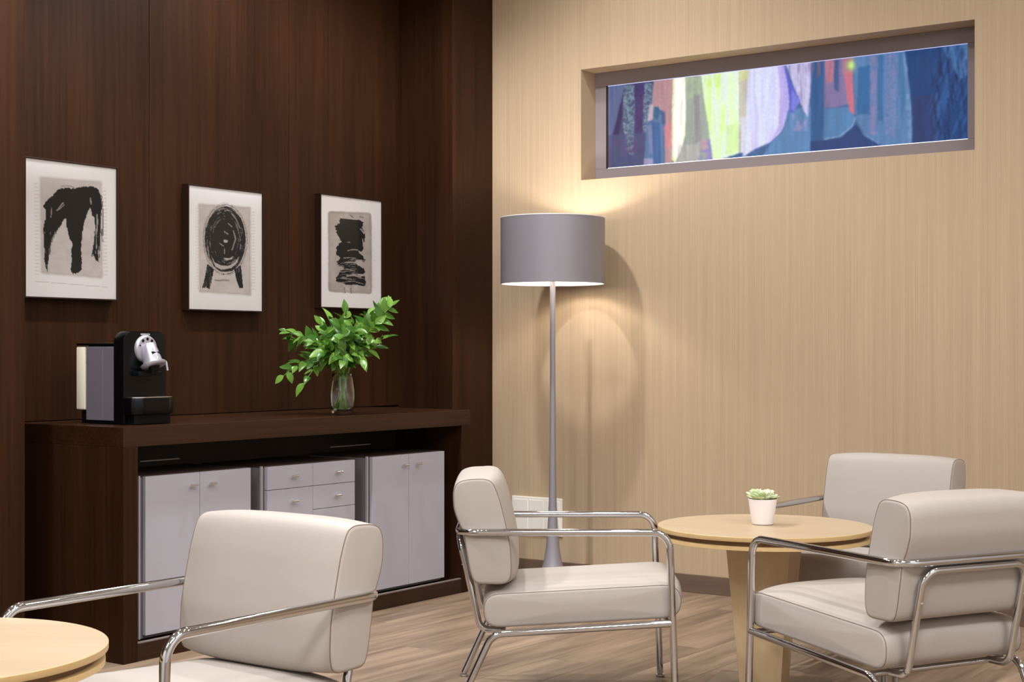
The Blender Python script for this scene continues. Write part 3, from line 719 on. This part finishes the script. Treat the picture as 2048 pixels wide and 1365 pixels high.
# ------------------------------------------------------------------ vase and foliage
VX, VY, VZ = 4.828, 4.312, CT + 0.0008
vs = empty('glass_vase', (VX, VY, VZ)); tag(vs, 'clear glass vase half filled with water on the dark counter', 'vase')
outer = [(0.030, 0.0), (0.041, 0.002), (0.046, 0.012), (0.0505, 0.04), (0.053, 0.075), (0.0515, 0.105), (0.047, 0.135), (0.0435, 0.155), (0.0425, 0.172)]
inner = [(0.0395, 0.172), (0.0405, 0.155), (0.044, 0.135), (0.0485, 0.105), (0.050, 0.075), (0.0475, 0.04), (0.043, 0.022), (0.036, 0.018), (0.002, 0.017)]
MB().lathe([(0.001, 0.0)] + outer + [(0.041, 0.1735)] + inner, 48).obj('body', 'glass', vs, smooth=True, angle=math.radians(60))
MB().lathe([(0.002, 0.0175), (0.0355, 0.0185), (0.0425, 0.0225), (0.047, 0.04), (0.0495, 0.075), (0.048, 0.105), (0.0435, 0.135), (0.0425, 0.143), (0.002, 0.143)], 48).obj('water', 'water', vs, smooth=True)

def leaf_mesh(name, L, Wd, fold, droop, tipc=1.0, twist=0.0, nseg=7):
    v = []; f = []
    for i in range(nseg + 1):
        t = i / nseg
        wd = Wd * (math.sin(PI * t ** 0.8) ** 0.85) * (1 - 0.15 * t) if 0 < t < 1 else 0.0006
        z = -droop * L * t * t; a = twist * t
        for s in (-1, 0, 1):
            y = s * wd; zz = z + abs(s) * wd * fold
            v.append((L * t, y * math.cos(a) - (zz - z) * math.sin(a), z + y * math.sin(a) + (zz - z) * math.cos(a)))
    for i in range(nseg):
        for k in range(2):
            a = i * 3 + k; f.append((a, a + 1, a + 4, a + 3))
    me = bpy.data.meshes.new(name); me.from_pydata(v, [], f); me.update()
    me.materials.append(M['leaf']); me.polygons.foreach_set('use_smooth', [True] * len(f))
    return me
LEAVES = [leaf_mesh('leaf', 0.080, 0.0225, 0.35, 0.22, twist=0.3), leaf_mesh('leaf', 0.070, 0.0225, 0.25, 0.10, twist=-0.3), leaf_mesh('leaf', 0.064, 0.0195, 0.45, 0.35, twist=0.5), leaf_mesh('leaf', 0.054, 0.0175, 0.3, 0.15, twist=-0.2)]
bq = empty('foliage_bouquet', (VX, VY, VZ + 0.02)); tag(bq, 'loose bunch of green leafy branches in the glass vase', 'foliage')
def orient(d, up):
    x = d.normalized(); yv = up.cross(x)
    if yv.length < 1e-3: yv = Vector((0, 1, 0)).cross(x)
    yv.normalize(); z = x.cross(yv)
    return Matrix((x, yv, z)).transposed()
stems = [(556, 655, .00), (563, 672, .06), (553, 748, -.03), (604, 763, -.09), (575, 728, .05), (612, 700, .12), (640, 640, -.04), (655, 655, -.12), (690, 616, .04), (715, 640, -.09), (742, 622, .12), (804, 600, .0), (775, 598, .02), (794, 668, -.05), (762, 690, .08), (738, 715, -.12), (700, 660, -.14), (665, 690, -.15), (628, 720, -.14), (720, 690, .14), (600, 665, -.06), (765, 640, -.02), (680, 650, .0), (650, 690, -.02), (700, 700, -.06), (670, 665, .06), (655, 700, -.2), (700, 715, -.2), (675, 720, -.1), (710, 675, -.05), (645, 660, .04), (690, 640, -.1), (640, 705, -.08), (735, 680, -.02), (725, 665, .02), (640, 675, -.16), (690, 690, -.18), (730, 650, -.16), (660, 635, .02), (625, 690, .0)]
rs = random.Random(5)
dcam = 6.44
base0 = Vector((0, 0, 0.152))
for k, (sx, sy, dz) in enumerate(stems):
    tgt = RGT * ((sx - 687) * 0.86 / 3043 * dcam) + Vector((0, 0, (830 - sy) * 0.95 / 3043 * dcam - 0.02)) + FWD * dz
    if VY + tgt.y > YB - 0.05: tgt.y = YB - 0.05 - VY
    an = rs.uniform(0, 2 * PI); rr = rs.uniform(0.008, 0.028)
    m0 = base0 + Vector((rr * math.cos(an), rr * math.sin(an), 0))
    hd = Vector((tgt.x, tgt.y, 0)); 
    m0 += hd.normalized() * 0.006
    foot = Vector((-m0.x * 0.9, -m0.y * 0.9, 0.004)); foot += Vector((rs.uniform(-.008, .008), rs.uniform(-.008, .008), 0))
    L = (tgt - m0).length
    c1 = m0 + Vector((tgt.x * 0.15, tgt.y * 0.15, max(0.06, (tgt.z - m0.z) * 0.55))) if tgt.z - m0.z > 0.02 else m0 + Vector((tgt.x * 0.35, tgt.y * 0.35, 0.10))
    c2 = m0.lerp(tgt, 0.62) + Vector((0, 0, 0.035 if tgt.z > 0.25 else 0.07))
    path = [foot, foot.lerp(m0, .5)]
    curve = []
    for i in range(13):
        t = i / 12
        curve.append(m0 * (1 - t) ** 3 + c1 * 3 * t * (1 - t) ** 2 + c2 * 3 * t * t * (1 - t) + tgt * t ** 3)
    path += curve
    n = len(path)
    st = MB().tube(path, [0.0022 - 0.0013 * i / (n - 1) for i in range(n)], 6).obj('stem', 'stem', bq, smooth=True)
    nl = max(8, int(L / 0.019))
    for i in range(nl):
        t = 0.2 + 0.8 * i / (nl - 1)
        q = t * 12; j = min(int(q), 11); p = curve[j].lerp(curve[j + 1], q - j); tan = (curve[j + 1] - curve[j]).normalized()
        if i == nl - 1: d = tan
        else:
            side = tan.cross(Vector((0, 0, 1))); side = side.normalized() if side.length > 0.05 else Vector((1, 0, 0))
            rot = Matrix.Rotation(rs.uniform(-0.7, 0.7) + (i % 2) * PI + k, 3, tan)
            d = (tan * rs.uniform(0.35, 0.8) + (rot @ side) * rs.uniform(0.7, 1.0) + Vector((0, 0, rs.uniform(-0.1, 0.3)))).normalized()
        if VY + p.y + d.y * 0.08 > YB - 0.01: d.y = -abs(d.y)
        o = bpy.data.objects.new('leaf', LEAVES[rs.randrange(4)]); COL.objects.link(o); o.parent = st
        s = rs.uniform(0.62, 0.98) * (1.0 if i < nl - 1 else 0.95)
        upv = (Vector((0, 0, 1)) + Vector((rs.uniform(-.5, .5), rs.uniform(-.9, .1), 0)) - FWD * 0.5).normalized()
        o.matrix_local = Matrix.Translation(p) @ orient(d, upv).to_4x4() @ Matrix.Diagonal((s, s, s, 1))

# ------------------------------------------------------------------ floor lamp
LX, LY = 5.83, 3.914
lp = empty('floor_lamp', (LX, LY, 0)); tag(lp, 'tall floor lamp with grey drum shade and trumpet base, lit', 'lamp')
ZS0, ZS1, RS = 1.414, 1.716, 0.241
MB().lathe([(0.145, 0.0), (0.145, 0.006), (0.13, 0.010), (0.10, 0.022), (0.072, 0.05), (0.055, 0.085), (0.0405, 0.14), (0.031, 0.20), (0.0245, 0.28), (0.0185, 0.40), (0.0155, 0.52), (0.0135, 0.7), (0.0125, 1.0), (0.0125, 1.52)], 40).obj('stand', 'lampgrey', lp, smooth=True)
n = 72
shade = MB().rings([[(RS * math.cos(2 * PI * j / n), RS * math.sin(2 * PI * j / n), z) for j in range(n)] for z in (ZS0, ZS1)], False, False).obj('shade', 'lampgrey', lp, smooth=True)
MB().rings([[((RS - 0.003) * math.cos(2 * PI * j / n), (RS - 0.003) * math.sin(2 * PI * j / n), z) for j in range(n)][::-1] for z in (ZS0, ZS1)], False, False).obj('lining', 'white_lining', shade, smooth=True)
for z in (ZS0, ZS1):
    MB().rings([[((RS - 0.0045) * math.cos(2 * PI * j / n), (RS - 0.0045) * math.sin(2 * PI * j / n), z + dz) for j in range(n)] for dz in (-0.002, 0.002)] + [[((RS + 0.001) * math.cos(2 * PI * j / n), (RS + 0.001) * math.sin(2 * PI * j / n), z + dz) for j in range(n)] for dz in (0.002, -0.002)] + [[((RS - 0.0045) * math.cos(2 * PI * j / n), (RS - 0.0045) * math.sin(2 * PI * j / n), z - 0.002) for j in range(n)]], False, False).obj('rim', 'lampgrey' if z == ZS0 else 'white_lining', shade, smooth=True)
MB().lathe([(0.016, 1.49), (0.018, 1.495), (0.018, 1.53), (0.012, 1.535)], 20).obj('socket', 'steel', lp, smooth=True)
MB().lathe([(0.010, 1.535), (0.010, 1.572), (0.015, 1.582), (0.0175, 1.598), (0.015, 1.614), (0.008, 1.622), (0.001, 1.624)], 24).obj('bulb', 'bulb', lp, smooth=True)
for k in range(3):
    a = 2 * PI * k / 3 + 0.4
    MB().tube([(0.015 * math.cos(a), 0.015 * math.sin(a), 1.50), ((RS - 0.004) * math.cos(a), (RS - 0.004) * math.sin(a), 1.50)], 0.002, 8).obj('spider_arm', 'steel', shade)

# ------------------------------------------------------------------ socket plate
sk = empty('socket_panel', (XB, (4.366 + 4.069) / 2, 0.295)); tag(sk, 'white socket panel low on the beige wall behind the lamp', 'socket')
hw, hh = 0.1485, 0.0925
box('plate', -0.010, 0.0, -hw, hw, -hh, hh, 'outlet', sk, bevel=0.003)
for r_ in (-1, 1):
    for c_ in range(3):
        yc = -0.094 + 0.094 * c_
        ins = box('socket_insert', -0.0125, -0.009, yc - 0.042, yc + 0.042, r_ * 0.042 - 0.036, r_ * 0.042 + 0.036, 'outlet', sk, bevel=0.001)

# ------------------------------------------------------------------ round tables
def table(loc, rz, label):
    t = empty('round_table', loc, rz); tag(t, label, 'table', 'round pedestal tables')
    H, R = 0.534, 0.346
    tp = MB().lathe([(R - 0.001, H - 0.0145), (R, H - 0.013), (R, H - 0.001), (R - 0.001, H)], 96).obj('tabletop', 'maple', t, smooth=True)
    tp.data.materials.append(M['maple_edge'])
    for p in tp.data.polygons:
        if abs(p.normal.z) < 0.9: p.material_index = 1
    MB().lathe([(R - 0.022, H - 0.030), (R - 0.022, H - 0.0145)], 96).obj('spacer', 'groove', t, smooth=True)
    lw = MB().lathe([(R - 0.007, H - 0.042), (R - 0.006, H - 0.0415), (R - 0.006, H - 0.0305), (R - 0.007, H - 0.030)], 96).obj('lower_disc', 'maple_edge', t, smooth=True)
    a, b = 0.105, 0.066
    z1, z0 = H - 0.042, 0.014
    MB().rings([[(-b, -b, z0), (b, -b, z0), (b, b, z0), (-b, b, z0)], [(-a, -a, z1), (a, -a, z1), (a, a, z1), (-a, a, z1)]]).obj('pedestal', 'maple_v', t, bevel=0.0015)
    box('base_plate', -0.187, 0.187, -0.187, 0.187, 0.001, 0.013, 'base_metal', t, bevel=0.0015)
    return t
def cpos(r, d, z=0): return RGT * r + FWD * d + Vector((0, 0, z))
tr_ = math.atan2(-0.970, 0.240)
T1 = cpos(0.822, 4.955); T2 = cpos(-1.125, 2.895)
table(T1, tr_, 'round maple table between the three armchairs, with a potted succulent on it')
table(T2, tr_ + 0.3, 'round maple table cut off at the lower left corner of the picture')

# ------------------------------------------------------------------ succulent
ps = empty('potted_succulent', cpos(0.821, 4.985, 0.535)); tag(ps, 'small pale green succulent in a white tapered pot on the maple table', 'potted plant')
MB().lathe([(0.030, 0.0), (0.034, 0.001), (0.0352, 0.004), (0.0465, 0.080), (0.0472, 0.083), (0.0455, 0.0835), (0.044, 0.080), (0.042, 0.065), (0.002, 0.064)], 48).obj('pot', 'pot', ps, smooth=True)
MB().lathe([(0.0415, 0.0645), (0.0425, 0.074), (0.002, 0.077)], 32).obj('soil', 'soil', ps, smooth=True)
def succ_mesh(L, W_, th):
    v = []; f = []; ns, nc = 6, 8
    for i in range(ns + 1):
        t = i / ns; wd = W_ * (0.45 + 0.55 * math.sin(PI * min(1, t * 0.75 + 0.05))) * (1 if t < 0.8 else math.sqrt(max(0.0, 1 - ((t - 0.8) / 0.2) ** 2)) + 0.03)
        z = 0.25 * L * t * t
        for j in range(nc):
            a = 2 * PI * j / nc
            v.append((L * t, wd * math.cos(a), z + th * (0.5 + 0.5 * (1 - t)) * math.sin(a) * min(1, wd / W_ + .2) + 0.25 * abs(math.cos(a)) * wd))
    for i in range(ns):
        for j in range(nc):
            f.append((i * nc + j, i * nc + (j + 1) % nc, (i + 1) * nc + (j + 1) % nc, (i + 1) * nc + j))
    f.append(tuple(ns * nc + j for j in range(nc)))
    me = bpy.data.meshes.new('leaf'); me.from_pydata(v, [], f); me.update(); me.materials.append(M['succ']); me.polygons.foreach_set('use_smooth', [True] * len(f)); return me
SL = [succ_mesh(0.046, 0.0135, 0.004), succ_mesh(0.036, 0.012, 0.004), succ_mesh(0.026, 0.010, 0.0035)]
cnt = 0
for (rx, ry, rz, sc) in ((-0.020, -0.006, 0.079, 1.0), (0.021, -0.008, 0.079, 1.0), (0.002, 0.018, 0.083, 1.0), (0.0, -0.018, 0.081, 0.8)):
    for ring, (me, nn, tilt) in enumerate(((SL[0], 7, 0.10), (SL[1], 6, 0.5), (SL[2], 4, 0.95))):
        for j in range(nn):
            a = 2 * PI * (j + 0.5 * ring) / nn + cnt * 0.3
            o = bpy.data.objects.new('leaf', me); COL.objects.link(o); o.parent = ps
            s = sc * rs.uniform(0.85, 1.05)
            o.matrix_local = Matrix.Translation((rx, ry, rz + 0.004 * ring)) @ Matrix.Rotation(a, 4, 'Z') @ Matrix.Rotation(-tilt - rs.uniform(-.1, .1), 4, 'Y') @ Matrix.Diagonal((s, s, s, 1))
    cnt += 1

# ------------------------------------------------------------------ armchairs
def cushion(name, outline, half, er, crown, parent, mat='leather', n=88, seam=True):
    """outline: closed (x,z) polygon; swept across y with rounded, softly crowned ends. crown(x,z,nx,nz)->outward amount"""
    P = resample_closed(outline, n)
    if sum(P[i, 0] * P[(i + 1) % n, 1] - P[(i + 1) % n, 0] * P[i, 1] for i in range(n)) < 0: P = P[::-1]
    for _ in range(2): P = 0.5 * P + 0.25 * (np.roll(P, 1, 0) + np.roll(P, -1, 0))
    T = np.roll(P, -1, 0) - np.roll(P, 1, 0); T /= np.hypot(T[:, 0], T[:, 1])[:, None]
    N = np.stack([T[:, 1], -T[:, 0]], 1)
    C = P.mean(0)
    cr = np.array([crown(P[i, 0], P[i, 1], N[i, 0], N[i, 1]) for i in range(n)])
    rings = []; seams = []
    def ring(y, off, sc=1.0):
        k = max(0.0, 1 - (abs(y) / (half - er)) ** 3.6) if abs(y) < half - er else 0
        Q = P + N * (cr * k)[:, None] - N * off
        Q = C + (Q - C) * sc
        return [(q[0], y, q[1]) for q in Q]
    bul = 0.006
    for sc in (0.02, 0.3, 0.6, 0.85):
        rings.append([(x, -half - bul * (1 - sc ** 2), z) for x, y, z in ring(-half, er, sc)])
    m = 5
    for i in range(m + 1):
        a = PI / 2 * i / m
        rings.append(ring(-(half - er) - er * math.cos(a), er * (1 - math.sin(a))))
    for i in range(1, 14):
        rings.append(ring((half - er) * (-1 + 2 * i / 14), 0))
    for i in range(m, -1, -1):
        a = PI / 2 * i / m
        rings.append(ring((half - er) + er * math.cos(a), er * (1 - math.sin(a))))
    for sc in (0.85, 0.6, 0.3, 0.02):
        rings.append([(x, half + bul * (1 - sc ** 2), z) for x, y, z in ring(half, er, sc)])
    o = MB().rings(rings).obj(name, mat, parent, smooth=True, angle=math.radians(75))
    if seam:
        for s in (-1, 1):
            a = math.radians(50)
            R = ring(s * ((half - er) + er * math.cos(a)), er * (1 - math.sin(a)) - 0.0002)
            R = [Vector(p) for p in R]
            MB().tube(R + [R[0]], 0.0013, 5, cap=False).obj('seam', 'seam', o, smooth=True)
    return o
WA, XF, XR, AH, TR = 0.260, 0.316, -0.327, 0.549, 0.0112
def make_chair():
    t = empty('armchair', (0, 0, 0))
    # seat
    so = closed_round([(-0.252, 0.252), (0.352, 0.286), (0.362, 0.392), (-0.252, 0.358)], [0.035, 0.035, 0.05, 0.035], 8)
    cushion('seat', so, 0.2455, 0.012, lambda x, z, nx, nz: 0.018 * max(0, nz) + 0.010 * max(0, nx), t)
    bo = [(-0.272, 0.388), (-0.190, 0.386), (-0.170, 0.394), (-0.163, 0.43), (-0.166, 0.50), (-0.180, 0.57), (-0.197, 0.64), (-0.212, 0.683), (-0.224, 0.705), (-0.246, 0.713), (-0.300, 0.711), (-0.332, 0.702), (-0.345, 0.675), (-0.343, 0.62), (-0.330, 0.58), (-0.312, 0.545), (-0.306, 0.50), (-0.294, 0.43), (-0.284, 0.396)]
    cushion('backrest', bo, 0.2455, 0.011, lambda x, z, nx, nz: 0.009 * max(0, nz) + 0.022 * max(0, nx), t)
    # arm rail: both arms in one bend round the back
    arm = fillet([(XF - 0.055, WA, AH), (XR, WA, AH), (XR, -WA, AH), (XF - 0.055, -WA, AH)], [0.062, 0.062], 10)
    MB().tube(arm, TR, 14).obj('arm_rail', 'chrome', t, smooth=True)
    for s in (-1, 1):
        fl_ = fillet([(XF - 0.055, s * WA, AH), (XF, s * WA, AH), (XF + 0.020, s * WA, 0.012)], [0.052], 10)
        lg = MB().tube(fl_, TR, 14).obj('leg', 'chrome', t, smooth=True)
        MB().lathe([(0.013, 0.0), (0.015, 0.002), (0.015, 0.008), (0.007, 0.010), (0.007, 0.016)], 16, XF + 0.020, s * WA).obj('glide', 'steel', lg, smooth=True)
        rl = fillet([(XF + 0.009, s * WA, 0.272), (-0.225, s * WA, 0.238), (-0.3283, s * WA, 0.012)], [0.055], 10)
        lg = MB().tube(rl, TR, 14).obj('leg', 'chrome', t, smooth=True)
        MB().lathe([(0.013, 0.0), (0.015, 0.002), (0.015, 0.008), (0.007, 0.010), (0.007, 0.016)], 16, -0.328, s * WA).obj('glide', 'steel', lg, smooth=True)
    ys = 0.182; z0 = AH - 0.0235
    bs = fillet([(-0.185, ys, 0.238), (-0.262, ys, 0.240), (-0.327, ys, z0), (-0.327, -ys, z0), (-0.262, -ys, 0.240), (-0.185, -ys, 0.238)], [0.035, 0.045, 0.045, 0.035], 10)
    b = MB().tube(bs, TR * 0.92, 14).obj('back_support', 'chrome', t, smooth=True)
    for s in (-1, 1):
        MB().tube([(-0.3065, s * ys, 0.44), (-0.3185, s * ys, 0.443)], [0.005, 0.0045], 12).obj('screw', 'steel', b, smooth=True)
        MB().tube([(XF, 0, 0.266), (XF, s * WA, 0.270)], TR * 0.8, 10).obj('cross_bar', 'chrome', t, smooth=True) if s == 1 else MB().tube([(XF, 0, 0.266), (XF, -WA, 0.270)], TR * 0.8, 10).obj('cross_bar', 'chrome', t, smooth=True)
    MB().tube([(-0.19, WA, 0.238), (-0.19, -WA, 0.238)], TR * 0.8, 10).obj('cross_bar', 'chrome', t, smooth=True)
    return t
proto = make_chair()
poses = [((4.0858, 2.7027), -54.85, 'taupe leather armchair with chrome arms seen in profile beside the floor lamp'),
         ((2.3287, 2.5055), 179.3, 'taupe leather armchair nearest the viewer, in front of the grey cabinets'),
         ((4.1709, 1.6309), 62.7, 'taupe leather armchair seen from behind at the right edge'),
         ((5.150, 2.1205), 178.3, 'taupe leather armchair facing out from the beige wall, partly hidden behind the maple table')]
for i, ((x, y), hd, lb) in enumerate(poses):
    o = proto if i == 0 else copy_tree(proto)
    o.location = (x, y, 0); o.rotation_euler = (0, 0, math.radians(hd))
    tag(o, lb, 'armchair', 'chrome and leather armchairs')
